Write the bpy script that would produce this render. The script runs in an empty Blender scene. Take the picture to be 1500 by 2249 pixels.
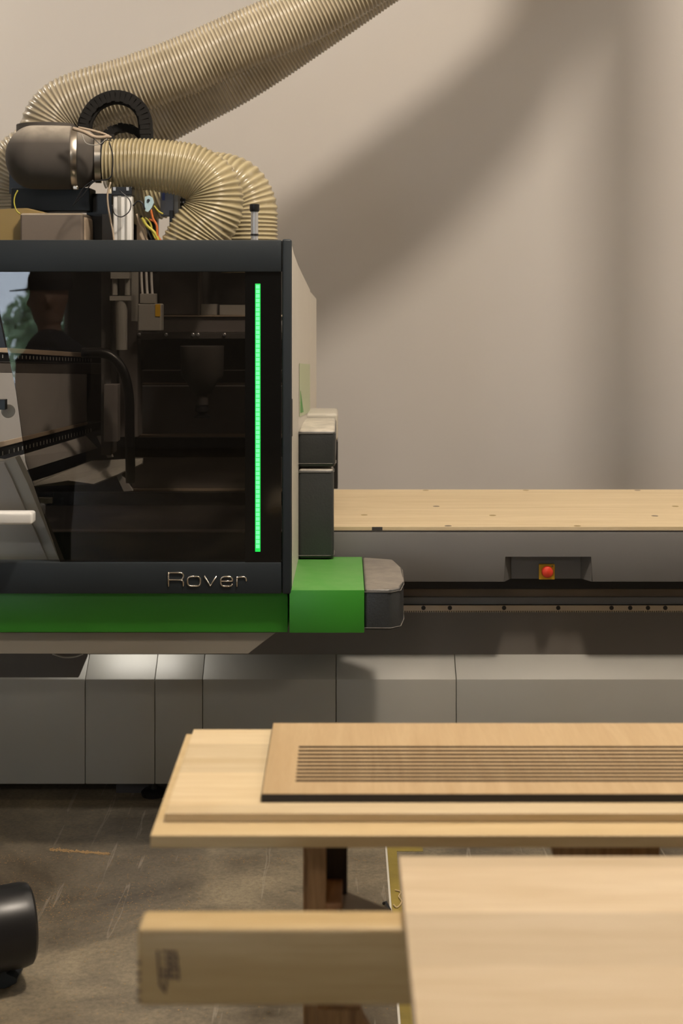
import bpy, bmesh, math, random
from mathutils import Vector, Matrix
R = math.radians
sc = bpy.context.scene
C = sc.collection
random.seed(7)

# ------------------------------------------------------------------ camera
F = 3124.0; VX, VY, EYE = 755.0, 635.0, 1.70
cam_d = bpy.data.cameras.new('camera'); cam = bpy.data.objects.new('camera', cam_d); C.objects.link(cam)
cam.location = (0, 0, EYE); cam.rotation_euler = (R(90), 0, 0)
cam_d.sensor_fit = 'VERTICAL'; cam_d.sensor_height = 36; cam_d.sensor_width = 24
cam_d.lens = F / 2249 * 36
cam_d.shift_x = (750 - VX) / 2249; cam_d.shift_y = -(1124.5 - VY) / 2249
cam_d.clip_start = 0.05
cam_d.dof.use_dof = True; cam_d.dof.focus_distance = 4.15; cam_d.dof.aperture_fstop = 3.6
sc.camera = cam

# ------------------------------------------------------------------ world, exposure, lights
w = bpy.data.worlds.new('world'); sc.world = w; w.use_nodes = True
w.node_tree.nodes['Background'].inputs[0].default_value = (0.75, 0.85, 1.0, 1)
w.node_tree.nodes['Background'].inputs[1].default_value = 10.0
vs = sc.view_settings
vs.view_transform = 'Standard'; vs.look = 'None'; vs.gamma = 1; vs.use_curve_mapping = False
vs.exposure = 0.03
KEY = dict(loc=(0.68, 2.9, 4.3), energy=370, radius=0.15, color=(1.0, 0.88, 0.75))
FCOL = (1.0, 0.90, 0.78)
FILL = [((-3.2, 5.9, 4.3), 55), ((3.6, 4.4, 4.3), 38), ((-1.0, -3.5, 4.3), 80)]  # unseen fill lamps, added to lift the shade on wall and fronts

# ------------------------------------------------------------------ helpers
def P(x, y, Y):
    """point at distance Y whose image falls on pixel x,y of the photograph"""
    return Vector(((x - VX) * Y / F, Y, EYE - (y - VY) * Y / F))
def PX(x, Y): return (x - VX) * Y / F
def PZ(y, Y): return EYE - (y - VY) * Y / F
def FY(y): return F * EYE / (y - VY)          # floor distance

def thing(name, label, cat, loc=(0, 0, 0), group=None):
    o = bpy.data.objects.new(name, None); C.objects.link(o); o.location = loc
    o.empty_display_size = 0.1
    o['label'] = label; o['category'] = cat
    if group: o['group'] = group
    return o
def tag(o, label, cat, group=None, kind=None):
    o['label'] = label; o['category'] = cat
    if group: o['group'] = group
    if kind: o['kind'] = kind
    return o
def obj(name, bm, mat, parent=None, smooth=False, label=None, auto=None):
    me = bpy.data.meshes.new(name)
    bmesh.ops.recalc_face_normals(bm, faces=bm.faces)
    bm.to_mesh(me); bm.free()
    o = bpy.data.objects.new(name, me); C.objects.link(o)
    for m in (mat if isinstance(mat, (list, tuple)) else [mat]): me.materials.append(m)
    if smooth:
        for p in me.polygons: p.use_smooth = True
    if auto is not None:
        for p in me.polygons: p.use_smooth = True
        me.set_sharp_from_angle(angle=R(auto))
    if parent:
        o.parent = parent
        if parent.type == 'EMPTY': o.matrix_parent_inverse = Matrix.Translation(-parent.location)
    if label: o['label'] = label
    return o
def struct(o): o['kind'] = 'structure'; return o
def B(): return bmesh.new()
def box(bm, x0, x1, y0, y1, z0, z1, bev=0.0, seg=2):
    r = bmesh.ops.create_cube(bm, size=1.0)
    vs_ = r['verts']
    for v in vs_:
        v.co = Vector(((x0 + x1) / 2 + v.co.x * (x1 - x0), (y0 + y1) / 2 + v.co.y * (y1 - y0), (z0 + z1) / 2 + v.co.z * (z1 - z0)))
    if bev > 0:
        es = list({e for v in vs_ for e in v.link_edges})
        bmesh.ops.bevel(bm, geom=es, offset=bev, segments=seg, profile=0.5, affect='EDGES')
    return bm
def pbox(bm, x0, y0, x1, y1, Y, dep, bev=0.0, seg=2):
    """box whose front face at Y fills the given pixel rectangle"""
    return box(bm, PX(x0, Y), PX(x1, Y), Y, Y + dep, PZ(y1, Y), PZ(y0, Y), bev, seg)
def prism(bm, pts, off, bev=0.0, seg=2):
    """solid from a planar polygon (world points) and an offset vector"""
    off = Vector(off)
    a = [bm.verts.new(p) for p in pts]; b = [bm.verts.new(Vector(p) + off) for p in pts]
    n = len(pts)
    fs = [bm.faces.new(a), bm.faces.new(list(reversed(b)))]
    for i in range(n): fs.append(bm.faces.new((a[i], b[i], b[(i + 1) % n], a[(i + 1) % n])))
    if bev > 0:
        es = list({e for f in fs for e in f.edges})
        bmesh.ops.bevel(bm, geom=es, offset=bev, segments=seg, profile=0.5, affect='EDGES')
    return bm
def pprism(bm, pts, Y, dep, bev=0.0):
    return prism(bm, [P(x, y, Y) for x, y in pts], (0, dep, 0), bev)
def catmull(pts, n=12):
    pts = [Vector(p) for p in pts]
    q = [pts[0] * 2 - pts[1]] + pts + [pts[-1] * 2 - pts[-2]]
    out = []
    for i in range(1, len(q) - 2):
        for k in range(n):
            t = k / n
            out.append(0.5 * ((2 * q[i]) + (-q[i-1] + q[i+1]) * t + (2*q[i-1] - 5*q[i] + 4*q[i+1] - q[i+2]) * t*t + (-q[i-1] + 3*q[i] - 3*q[i+1] + q[i+2]) * t**3))
    out.append(q[-2]); return out
def resample(pts, step):
    out = [pts[0].copy()]; acc = 0.0
    for a, b in zip(pts, pts[1:]):
        L = (b - a).length
        if L == 0: continue
        t = step - acc
        while t <= L:
            out.append(a.lerp(b, t / L)); t += step
        acc = (acc + L) % step if False else L - (t - step)
    return out
def frames(pts):
    T = []
    for i in range(len(pts)):
        a = pts[max(i-1, 0)]; b = pts[min(i+1, len(pts)-1)]
        T.append((b - a).normalized())
    u = Vector((0, 0, 1)) if abs(T[0].z) < 0.9 else Vector((0, 1, 0))
    u = (u - T[0] * u.dot(T[0])).normalized(); out = []
    for t in T:
        u = (u - t * u.dot(t)).normalized()
        out.append((t, u, t.cross(u)))
    return out
def sweep(bm, pts, rad, seg=12, cap=True, sq=None, closed=False):
    """tube along pts, rad a number or a list; sq=(a,b) gives a rectangular section instead"""
    fr = frames(pts); rings = []
    for i, (p, (t, u, v)) in enumerate(zip(pts, fr)):
        r = rad[i] if isinstance(rad, (list, tuple)) else rad
        if sq:
            ring = [bm.verts.new(p + u * (a * sq[0] / 2) + v * (b * sq[1] / 2)) for a, b in ((1, 1), (-1, 1), (-1, -1), (1, -1))]
        else:
            ring = [bm.verts.new(p + (u * math.cos(2*math.pi*k/seg) + v * math.sin(2*math.pi*k/seg)) * r) for k in range(seg)]
        rings.append(ring)
    n = len(rings[0])
    for a, b in zip(rings, rings[1:]):
        for k in range(n): bm.faces.new((a[k], a[(k+1) % n], b[(k+1) % n], b[k]))
    if cap:
        bm.faces.new(rings[0]); bm.faces.new(rings[-1])
    return rings
def tube(bm, pts, r, seg=10, n=8, smooth=True):
    pp = catmull(pts, n) if smooth and len(pts) > 2 else [Vector(p) for p in pts]
    sweep(bm, pp, r, seg); return bm
def cyl(bm, a, b, r, r2=None, seg=28):
    a, b = Vector(a), Vector(b)
    sweep(bm, [a, b], [r, r if r2 is None else r2], seg); return bm
def lathe(bm, a, axis, prof, seg=40):
    """prof: list of (distance along axis, radius)"""
    a = Vector(a); t = Vector(axis).normalized()
    u = Vector((0, 0, 1)) if abs(t.z) < 0.9 else Vector((0, 1, 0))
    u = (u - t * u.dot(t)).normalized(); v = t.cross(u); rings = []
    for d, r in prof:
        rings.append([bm.verts.new(a + t * d + (u * math.cos(2*math.pi*k/seg) + v * math.sin(2*math.pi*k/seg)) * max(r, 1e-4)) for k in range(seg)])
    for p, q in zip(rings, rings[1:]):
        for k in range(seg): bm.faces.new((p[k], p[(k+1) % seg], q[(k+1) % seg], q[k]))
    bm.faces.new(rings[0]); bm.faces.new(rings[-1])
    return bm

# ------------------------------------------------------------------ materials
def nt(name):
    m = bpy.data.materials.new(name); m.use_nodes = True
    t = m.node_tree; b = t.nodes['Principled BSDF']; return m, t, b
def N(t, kind, **kw):
    n = t.nodes.new(kind)
    for k, v in kw.items():
        if k.startswith('_'): setattr(n, k[1:], v)
        else: n.inputs[k.replace('_', ' ')].default_value = v
    return n
def ramp(t, fac, stops):
    r = t.nodes.new('ShaderNodeValToRGB'); t.links.new(fac, r.inputs[0])
    e = r.color_ramp.elements
    while len(e) < len(stops): e.new(0.5)
    for el, (p, c) in zip(e, stops): el.position = p; el.color = c if len(c) == 4 else (*c, 1)
    return r
def coords(t, scale=(1, 1, 1), rot=(0, 0, 0)):
    tc = t.nodes.new('ShaderNodeTexCoord'); mp = t.nodes.new('ShaderNodeMapping')
    mp.inputs['Scale'].default_value = scale; mp.inputs['Rotation'].default_value = rot
    t.links.new(tc.outputs['Object'], mp.inputs[0]); return mp.outputs[0]
def paint(name, col, rough=0.45, var=0.06, bump=0.04, bscale=420, metal=0.0, spec=0.5, dust=None, dustamt=0.6, coat=0):
    m, t, b = nt(name)
    v = coords(t)
    n1 = N(t, 'ShaderNodeTexNoise', Scale=3.5, Detail=5.0); t.links.new(v, n1.inputs['Vector'])
    hi = tuple(min(1, c * (1 + var)) for c in col); lo = tuple(c * (1 - var) for c in col)
    r = ramp(t, n1.outputs['Fac'], [(0.3, lo), (0.7, hi)]); out = r.outputs[0]
    if dust:
        g = t.nodes.new('ShaderNodeNewGeometry'); s = t.nodes.new('ShaderNodeSeparateXYZ'); t.links.new(g.outputs['Normal'], s.inputs[0])
        n3 = N(t, 'ShaderNodeTexNoise', Scale=26.0, Detail=6.0); t.links.new(v, n3.inputs['Vector'])
        mr = N(t, 'ShaderNodeMapRange'); mr.inputs[1].default_value = 0.35; mr.inputs[2].default_value = 0.95; mr.inputs[4].default_value = dustamt
        t.links.new(s.outputs['Z'], mr.inputs[0])
        mm = N(t, 'ShaderNodeMath', _operation='MULTIPLY'); t.links.new(mr.outputs[0], mm.inputs[0])
        r3 = ramp(t, n3.outputs['Fac'], [(0.25, (.55,)*3), (0.7, (1, 1, 1))]); t.links.new(r3.outputs[0], mm.inputs[1])
        mx = N(t, 'ShaderNodeMix', _data_type='RGBA'); t.links.new(mm.outputs[0], mx.inputs[0]); t.links.new(out, mx.inputs[6]); mx.inputs[7].default_value = (*dust, 1)
        out = mx.outputs[2]
    t.links.new(out, b.inputs['Base Color'])
    b.inputs['Roughness'].default_value = rough; b.inputs['Metallic'].default_value = metal
    b.inputs['Specular IOR Level'].default_value = spec; b.inputs['Coat Weight'].default_value = coat
    if bump:
        n2 = N(t, 'ShaderNodeTexNoise', Scale=float(bscale), Detail=3.0); t.links.new(v, n2.inputs['Vector'])
        bp = N(t, 'ShaderNodeBump', Strength=bump * 3, Distance=0.001); t.links.new(n2.outputs['Fac'], bp.inputs['Height'])
        t.links.new(bp.outputs[0], b.inputs['Normal'])
    return m
def metal(name, col, rough=0.25): return paint(name, col, rough, 0.12, 0.01, 200, metal=1.0)

def wood(name, light, dark, grain=1.0, lam=0.0, along='X', rough=0.42, offs=0.0, streak=0.5):
    """light veneer/solid wood, grain stretched along X or Y; lam = width of glued staves"""
    m, t, b = nt(name)
    sc_ = (0.9, 14, 14) if along == 'X' else (14, 0.9, 14)
    if along == 'Z': sc_ = (16, 16, 1.0)
    v = coords(t, sc_)
    n1 = N(t, 'ShaderNodeTexNoise', Scale=2.2 * grain, Detail=6.0, Roughness=0.55, Distortion=0.8); t.links.new(v, n1.inputs['Vector'])
    n2 = N(t, 'ShaderNodeTexNoise', Scale=14.0 * grain, Detail=4.0, Roughness=0.6); t.links.new(v, n2.inputs['Vector'])
    mx = N(t, 'ShaderNodeMix', _data_type='FLOAT'); mx.inputs[0].default_value = 0.35
    t.links.new(n1.outputs['Fac'], mx.inputs[2]); t.links.new(n2.outputs['Fac'], mx.inputs[3])
    mid = tuple((a + c) / 2 for a, c in zip(light, dark))
    r = ramp(t, mx.outputs[0], [(0.30, dark), (0.30 + 0.28 * streak + .02, mid), (0.62, light)]); out = r.outputs[0]
    if lam:
        v0 = coords(t); s = t.nodes.new('ShaderNodeSeparateXYZ'); t.links.new(v0, s.inputs[0])
        a1 = N(t, 'ShaderNodeMath', _operation='ADD'); a1.inputs[1].default_value = offs
        t.links.new(s.outputs['Y' if along == 'X' else 'X'], a1.inputs[0])
        d = N(t, 'ShaderNodeMath', _operation='DIVIDE'); d.inputs[1].default_value = lam; t.links.new(a1.outputs[0], d.inputs[0])
        fl = N(t, 'ShaderNodeMath', _operation='FLOOR'); t.links.new(d.outputs[0], fl.inputs[0])
        wn = N(t, 'ShaderNodeTexWhiteNoise', _noise_dimensions='1D'); t.links.new(fl.outputs[0], wn.inputs['W'])
        mr = N(t, 'ShaderNodeMapRange'); mr.inputs[3].default_value = 0.76; mr.inputs[4].default_value = 1.07; t.links.new(wn.outputs['Value'], mr.inputs[0])
        vm = N(t, 'ShaderNodeVectorMath', _operation='SCALE'); t.links.new(out, vm.inputs[0]); t.links.new(mr.outputs[0], vm.inputs['Scale'])
        out = vm.outputs[0]
    t.links.new(out, b.inputs['Base Color']); b.inputs['Roughness'].default_value = rough
    bp = N(t, 'ShaderNodeBump', Strength=0.08, Distance=0.001); t.links.new(n2.outputs['Fac'], bp.inputs['Height']); t.links.new(bp.outputs[0], b.inputs['Normal'])
    return m

def m_emit(name, col, s):
    m, t, b = nt(name); b.inputs['Base Color'].default_value = (0.02, 0.1, 0.04, 1)
    b.inputs['Emission Color'].default_value = (*col, 1); b.inputs['Emission Strength'].default_value = s; return m

def m_wall():
    m, t, b = nt('painted_wall'); v = coords(t)
    n = N(t, 'ShaderNodeTexNoise', Scale=0.9, Detail=4.0); t.links.new(v, n.inputs['Vector'])
    r = ramp(t, n.outputs['Fac'], [(0.3, (0.565, 0.53, 0.49)), (0.7, (0.595, 0.56, 0.52))])
    t.links.new(r.outputs[0], b.inputs['Base Color']); b.inputs['Roughness'].default_value = 0.8
    n2 = N(t, 'ShaderNodeTexNoise', Scale=90.0, Detail=4.0); t.links.new(v, n2.inputs['Vector'])
    bp = N(t, 'ShaderNodeBump', Strength=0.08, Distance=0.002); t.links.new(n2.outputs['Fac'], bp.inputs['Height']); t.links.new(bp.outputs[0], b.inputs['Normal'])
    return m
def m_floor():
    m, t, b = nt('worn_concrete'); v = coords(t)
    big = N(t, 'ShaderNodeTexNoise', Scale=1.7, Detail=8.0, Roughness=0.68, Distortion=0.6); t.links.new(v, big.inputs['Vector'])
    r = ramp(t, big.outputs['Fac'], [(0.32, (0.060, 0.046, 0.029)), (0.48, (0.145, 0.12, 0.083)), (0.66, (0.28, 0.232, 0.155))])
    fine = N(t, 'ShaderNodeTexNoise', Scale=75.0, Detail=6.0, Roughness=0.7); t.links.new(v, fine.inputs['Vector'])
    rf = ramp(t, fine.outputs['Fac'], [(0.32, (0.62,)*3), (0.6, (1.12,)*3)])
    mu = N(t, 'ShaderNodeMix', _data_type='RGBA', _blend_type='MULTIPLY'); mu.inputs[0].default_value = 0.8
    t.links.new(r.outputs[0], mu.inputs[6]); t.links.new(rf.outputs[0], mu.inputs[7])
    # pale scratches running away from the camera
    vs2 = coords(t, (9, 0.55, 1), (0, 0, R(-14)))
    s1 = N(t, 'ShaderNodeTexNoise', Scale=3.0, Detail=3.0, Roughness=0.5); t.links.new(vs2, s1.inputs['Vector'])
    rs = ramp(t, s1.outputs['Fac'], [(0.640, (0, 0, 0)), (0.665, (1, 1, 1)), (0.69, (0, 0, 0))])
    mx = N(t, 'ShaderNodeMix', _data_type='RGBA'); ms = N(t, 'ShaderNodeMath', _operation='MULTIPLY'); ms.inputs[1].default_value = 0.35
    t.links.new(rs.outputs[0], ms.inputs[0]); t.links.new(ms.outputs[0], mx.inputs[0]); t.links.new(mu.outputs[2], mx.inputs[6]); mx.inputs[7].default_value = (0.42, 0.38, 0.31, 1)
    # dark oily marks
    d1 = N(t, 'ShaderNodeTexNoise', Scale=4.3, Detail=9.0, Roughness=0.75, Distortion=1.2); t.links.new(coords(t, (1, 1.8, 1)), d1.inputs['Vector'])
    rd = ramp(t, d1.outputs['Fac'], [(0.60, (0, 0, 0)), (0.72, (0.75,)*3)])
    m2 = N(t, 'ShaderNodeMix', _data_type='RGBA'); t.links.new(rd.outputs[0], m2.inputs[0]); t.links.new(mx.outputs[2], m2.inputs[6]); m2.inputs[7].default_value = (0.05, 0.045, 0.037, 1)
    t.links.new(m2.outputs[2], b.inputs['Base Color'])
    rr = ramp(t, big.outputs['Fac'], [(0.3, (0.42,)*3), (0.7, (0.7,)*3)]); t.links.new(rr.outputs[0], b.inputs['Roughness'])
    bp = N(t, 'ShaderNodeBump', Strength=0.25, Distance=0.002); t.links.new(fine.outputs['Fac'], bp.inputs['Height']); t.links.new(bp.outputs[0], b.inputs['Normal'])
    return m
def m_glass(name, tint, refl=1.0):
    m = bpy.data.materials.new(name); m.use_nodes = True; t = m.node_tree; t.nodes.clear()
    o = t.nodes.new('ShaderNodeOutputMaterial'); tr = N(t, 'ShaderNodeBsdfTransparent', Color=(*tint, 1)); gl = N(t, 'ShaderNodeBsdfGlossy', Roughness=0.0)
    fr = N(t, 'ShaderNodeFresnel', IOR=1.55); mx = t.nodes.new('ShaderNodeMixShader')
    mu = N(t, 'ShaderNodeMath', _operation='MULTIPLY'); mu.inputs[1].default_value = refl; t.links.new(fr.outputs[0], mu.inputs[0])
    t.links.new(mu.outputs[0], mx.inputs[0]); t.links.new(tr.outputs[0], mx.inputs[1]); t.links.new(gl.outputs[0], mx.inputs[2]); t.links.new(mx.outputs[0], o.inputs[0])
    return m
def m_hose(name, col, web_alpha, rib_col):
    m, t, b = nt(name)
    at = t.nodes.new('ShaderNodeAttribute'); at.attribute_name = 'rib'
    mx = N(t, 'ShaderNodeMix', _data_type='RGBA'); mx.inputs[6].default_value = (*col, 1); mx.inputs[7].default_value = (*rib_col, 1)
    t.links.new(at.outputs['Fac'], mx.inputs[0])
    n = N(t, 'ShaderNodeTexNoise', Scale=9.0, Detail=4.0); t.links.new(coords(t), n.inputs['Vector'])
    r = ramp(t, n.outputs['Fac'], [(0.3, (.78, .77, .74)), (0.65, (1.05, 1.05, 1.05))])
    mu = N(t, 'ShaderNodeMix', _data_type='RGBA', _blend_type='MULTIPLY'); mu.inputs[0].default_value = 1
    t.links.new(mx.outputs[2], mu.inputs[6]); t.links.new(r.outputs[0], mu.inputs[7]); t.links.new(mu.outputs[2], b.inputs['Base Color'])
    b.inputs['Roughness'].default_value = 0.22; b.inputs['Specular IOR Level'].default_value = 0.55
    mr = N(t, 'ShaderNodeMapRange'); mr.inputs[3].default_value = web_alpha; mr.inputs[4].default_value = 0.96; t.links.new(at.outputs['Fac'], mr.inputs[0])
    t.links.new(mr.outputs[0], b.inputs['Alpha'])
    return m

M = dict(
 wall=m_wall(), floor=m_floor(),
 wall_dark=paint('darkened_front_wall', (0.17, 0.155, 0.135), 0.85),  # wall behind the camera, darkened to cut front fill and glass reflections
 ceil=paint('ceiling_paint', (0.6, 0.57, 0.52), 0.9),
 char=paint('charcoal_powder_coat', (0.018, 0.024, 0.029), 0.5, 0.05, 0.05, spec=0.35),
 black=paint('black_plastic', (0.010, 0.010, 0.011), 0.35, 0.1, 0.01),
 rubber=paint('matt_black_rubber', (0.010, 0.009, 0.008), 0.75, 0.2, 0.02, spec=0.25),
 inner=paint('inner_brown_grey_plate', (0.21, 0.19, 0.18), 0.55, 0.15, 0.03), inner2=paint('inner_dark_plate', (0.085, 0.078, 0.072), 0.55, 0.15, 0.03),
 soot=paint('dark_machine_steel', (0.035, 0.031, 0.029), 0.55, 0.15, 0.03),
 taupe=paint('dark_taupe_steel', (0.10, 0.088, 0.078), 0.55, 0.15, 0.03),
 green=paint('green_powder_coat', (0.034, 0.245, 0.018), 0.42, 0.05, 0.05),
 green_d=paint('green_powder_coat_dusty', (0.034, 0.245, 0.018), 0.42, 0.05, 0.05, dust=(0.22, 0.40, 0.15), dustamt=0.42),
 grey=paint('warm_grey_cabinet', (0.325, 0.315, 0.28), 0.5, 0.03, 0.05, 300),
 under=paint('grey_belly_plate', (0.23, 0.205, 0.165), 0.6, 0.04, 0.03),
 fascia=paint('dark_grey_fascia', (0.140, 0.136, 0.130), 0.5, 0.04, 0.05),
 beam=paint('dark_grey_beam', (0.125, 0.110, 0.092), 0.5, 0.06, 0.03),
 brownm=paint('oily_brown_steel', (0.16, 0.115, 0.075), 0.4, 0.2, 0.02),
 beige=paint('light_grey_side_panel', (0.56, 0.525, 0.46), 0.45, 0.03, 0.03),
 palegreen=paint('pale_green_film', (0.42, 0.47, 0.30), 0.45, 0.03, 0.02),
 leather=paint('dark_padded_vinyl', (0.030, 0.033, 0.034), 0.42, 0.25, 0.25, 160, dust=(0.30, 0.265, 0.225), dustamt=0.85),
 leather2=paint('dusty_lit_padded_vinyl', (0.030, 0.033, 0.034), 0.42, 0.25, 0.25, 160, dust=(0.62, 0.57, 0.48), dustamt=1.0),  # top tint holds dust plus the light falling on the pad tops
 dusty=paint('dusty_light_vinyl', (0.42, 0.39, 0.33), 0.55, 0.1, 0.08, 160),
 steel=metal('bright_steel', (0.62, 0.56, 0.48), 0.3), chrome=metal('chrome_letters', (0.78, 0.72, 0.64), 0.1),
 alu=paint('satin_aluminium', (0.55, 0.56, 0.58), 0.32, 0.05, 0.01, 200, metal=0.6),
 white=paint('white_plastic', (0.78, 0.77, 0.74), 0.35),
 lgrey=paint('light_grey_plastic', (0.36, 0.35, 0.32), 0.45),
 bluegrey=paint('blue_grey_module', (0.20, 0.22, 0.27), 0.45), lblue=paint('light_blue_tag', (0.45, 0.62, 0.68), 0.4),
 yellow=paint('yellow_label', (0.72, 0.42, 0.02), 0.45), mustard=paint('dusty_amber_tank', (0.27, 0.19, 0.07), 0.5, 0.1),
 dome=paint('taupe_dusty_plastic', (0.085, 0.075, 0.066), 0.85, 0.12, 0.03, spec=0.2, dust=(0.46, 0.41, 0.34), dustamt=0.9),
 dustpl=paint('dusty_taupe_cover', (0.155, 0.125, 0.10), 0.6, 0.12, 0.03, dust=(0.45, 0.38, 0.27), dustamt=0.9),
 red=paint('red_mushroom_button', (0.62, 0.045, 0.02), 0.35, 0.05), orange=paint('orange_cable', (0.55, 0.14, 0.03), 0.45),
 rail=paint('dusty_tan_rail', (0.42, 0.33, 0.24), 0.6, 0.2), panel=paint('inner_grey_panel', (0.40, 0.385, 0.365), 0.55, 0.06),
 postg=paint('pale_grey_post', (0.42, 0.41, 0.37), 0.5, 0.05),
 glass=m_glass('tinted_safety_glass', (0.50, 0.475, 0.45), 1.0), pane=m_glass('window_glass', (0.97, 0.98, 0.98)),
 band=paint('black_glossy_border', (0.004, 0.004, 0.004), 0.08, 0, 0),
 led=m_emit('green_light_strip', (0.0, 1.0, 0.10), 0.75), ledhot=m_emit('green_light_diode', (0.20, 1.0, 0.42), 1.0),
 hose=m_hose('amber_clear_hose', (0.36, 0.30, 0.20), 0.72, (0.50, 0.44, 0.325)),
 hose2=m_hose('amber_yellow_hose', (0.42, 0.345, 0.19), 0.60, (0.53, 0.46, 0.29)),
 web=m_glass('clear_pipe', (0.93, 0.88, 0.75)),
 maple=wood('pale_maple', (0.68, 0.55, 0.355), (0.55, 0.41, 0.225), 1.0, 0.155, 'X', offs=0.02),
 maple2=wood('maple_under', (0.62, 0.48, 0.275), (0.50, 0.36, 0.175), 1.0, 0, 'X'),
 oak=wood('oak_veneer', (0.50, 0.36, 0.20), (0.41, 0.28, 0.145), 1.6, 0, 'Y', streak=0.6),
 panelw=wood('pale_panel_wood', (0.62, 0.50, 0.345), (0.48, 0.36, 0.215), 0.8, 0.137, 'X', offs=0.03),
 studw=wood('stud_pine', (0.55, 0.41, 0.215), (0.40, 0.275, 0.115), 0.7, 0, 'X', streak=0.7),
 spoil=wood('spoilboard', (0.62, 0.50, 0.32), (0.50, 0.385, 0.22), 1.0, 0, 'X', rough=0.6),
 pine=wood('brown_pine_leg', (0.40, 0.225, 0.085), (0.17, 0.08, 0.03), 2.0, 0, 'Z', rough=0.6),
 pinex=wood('brown_pine_rail', (0.40, 0.20, 0.075), (0.22, 0.10, 0.04), 1.6, 0, 'Y', rough=0.6),
 darkw=wood('black_wood', (0.045, 0.028, 0.02), (0.012, 0.009, 0.008), 1.0, 0, 'Z', rough=0.6),  # near-black tone for the second post
 edge=paint('black_board_core', (0.012, 0.009, 0.010), 0.5, 0.1), groove=paint('burnt_groove', (0.035, 0.012, 0.010), 0.7, 0.1),
 ink=paint('stamp_ink', (0.13, 0.09, 0.07), 0.6), greyw=paint('weathered_grey_board', (0.36, 0.31, 0.25), 0.7, 0.2),
 tapey=paint('worn_yellow_tape', (0.22, 0.165, 0.035), 0.6, 0.5, 0.3, 40), tapew=paint('white_tape', (0.6, 0.57, 0.5), 0.6, 0.1),
 dust=paint('sawdust', (0.36, 0.23, 0.10), 0.8, 0.3, 0),
 skin=paint('skin', (0.45, 0.27, 0.19), 0.5), shirt=paint('dark_shirt', (0.03, 0.03, 0.035), 0.8), cap=paint('black_cap', (0.012, 0.012, 0.013), 0.8),
 leaf=paint('leaves', (0.22, 0.32, 0.17), 0.6, 0.5), bark=paint('bark', (0.12, 0.08, 0.05), 0.9),
 lampw=m_emit('fill_lamp_diffuser', (1.0, 0.9, 0.78), 6.0), red_w=paint('red_wire', (0.4, 0.03, 0.02)), yel_w=paint('yellow_green_wire', (0.45, 0.40, 0.05)),
)
M['lampw'].node_tree.nodes['Principled BSDF'].inputs['Base Color'].default_value = (.8, .8, .8, 1)

# ------------------------------------------------------------------ room shell
WB = 6.8; CE = 4.6
b = B(); box(b, -6.2, 6.2, -7.2, WB + 0.2, -0.12, 0.0); struct(obj('floor', b, M['floor']))
b = B(); box(b, -6.2, 6.2, -7.2, WB + 0.2, CE, CE + 0.12); struct(obj('ceiling', b, M['ceil']))
b = B(); box(b, -6.2, 6.2, WB, WB + 0.2, 0, CE); struct(obj('wall_back', b, M['wall']))
b = B(); box(b, -6.2, -6.0, -7.0, WB, 0, CE); struct(obj('wall_left', b, M['wall']))
b = B(); box(b, 6.0, 6.2, -7.0, WB, 0, CE); struct(obj('wall_right', b, M['wall']))
wx0, wx1, wz0, wz1 = -5.3, -2.95, 0.35, 2.45
b = B()
box(b, -6.0, wx0, -7.2, -7.0, 0, CE); box(b, wx1, 6.0, -7.2, -7.0, 0, CE); box(b, wx0, wx1, -7.2, -7.0, 0, wz0); box(b, wx0, wx1, -7.2, -7.0, wz1, CE)
struct(obj('wall_front', b, M['wall_dark']))
b = B()
for x in (wx0, -4.2, wx1 - 0.06): box(b, x, x + 0.06, -7.14, -7.06, wz0, wz1)
for z in (wz0, wz1 - 0.06): box(b, wx0 + .06, wx1 - .06, -7.14, -7.06, z, z + 0.06)
wf = struct(obj('window_1', b, M['white']))
b = B(); box(b, wx0 + .06, wx1 - .06, -7.105, -7.095, wz0 + .06, wz1 - .06); obj('pane', b, M['pane'], wf)

def lamp(loc, energy, size, color, label):
    t = thing('key_or_fill_lamp', label, 'lamp', loc)
    x, y, z = loc
    b = B(); lathe(b, (x, y, z + 0.02), (0, 0, 1), [(0, size / 2 + .03), (0.03, size / 2 + .03), (0.14, 0.09), (0.2, 0.06), (CE - z - 0.02, 0.06)]); obj('housing', b, M['char'], t, auto=40)
    b = B(); cyl(b, (x, y, z + 0.005), (x, y, z + 0.018), size / 2); obj('diffuser', b, M['lampw'], t)
    ld = bpy.data.lights.new('fill_light', 'AREA'); ld.shape = 'DISK'; ld.size = size; ld.energy = energy; ld.color = color
    lo = bpy.data.objects.new('fill_light', ld); C.objects.link(lo); lo.location = (x, y, z - 0.002)
for (l, e), lb in zip(FILL, ['added fill lamp over the left end of the machine', 'added fill lamp over the right end of the machine', 'added fill lamp behind the camera']):
    lamp(l, e, 0.9, FCOL, lb)
def bulb(loc, energy, radius, color, label):
    t = thing('key_or_fill_lamp', label, 'lamp', loc); x, y, z = loc
    b = B(); lathe(b, (x, y, z + radius + .005), (0, 0, 1), [(0, .09), (0.05, .08), (0.07, 0.03), (CE - z - radius - .006, 0.03)]); obj('lamp_holder', b, M['char'], t, auto=40)
    ld = bpy.data.lights.new('bulb_light', 'POINT'); ld.energy = energy; ld.shadow_soft_size = radius; ld.color = color
    lo = bpy.data.objects.new('bulb_light', ld); C.objects.link(lo); lo.location = loc
bulb(KEY['loc'], KEY['energy'], KEY['radius'], KEY['color'], 'round globe lamp hanging above the wood stack')

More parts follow.
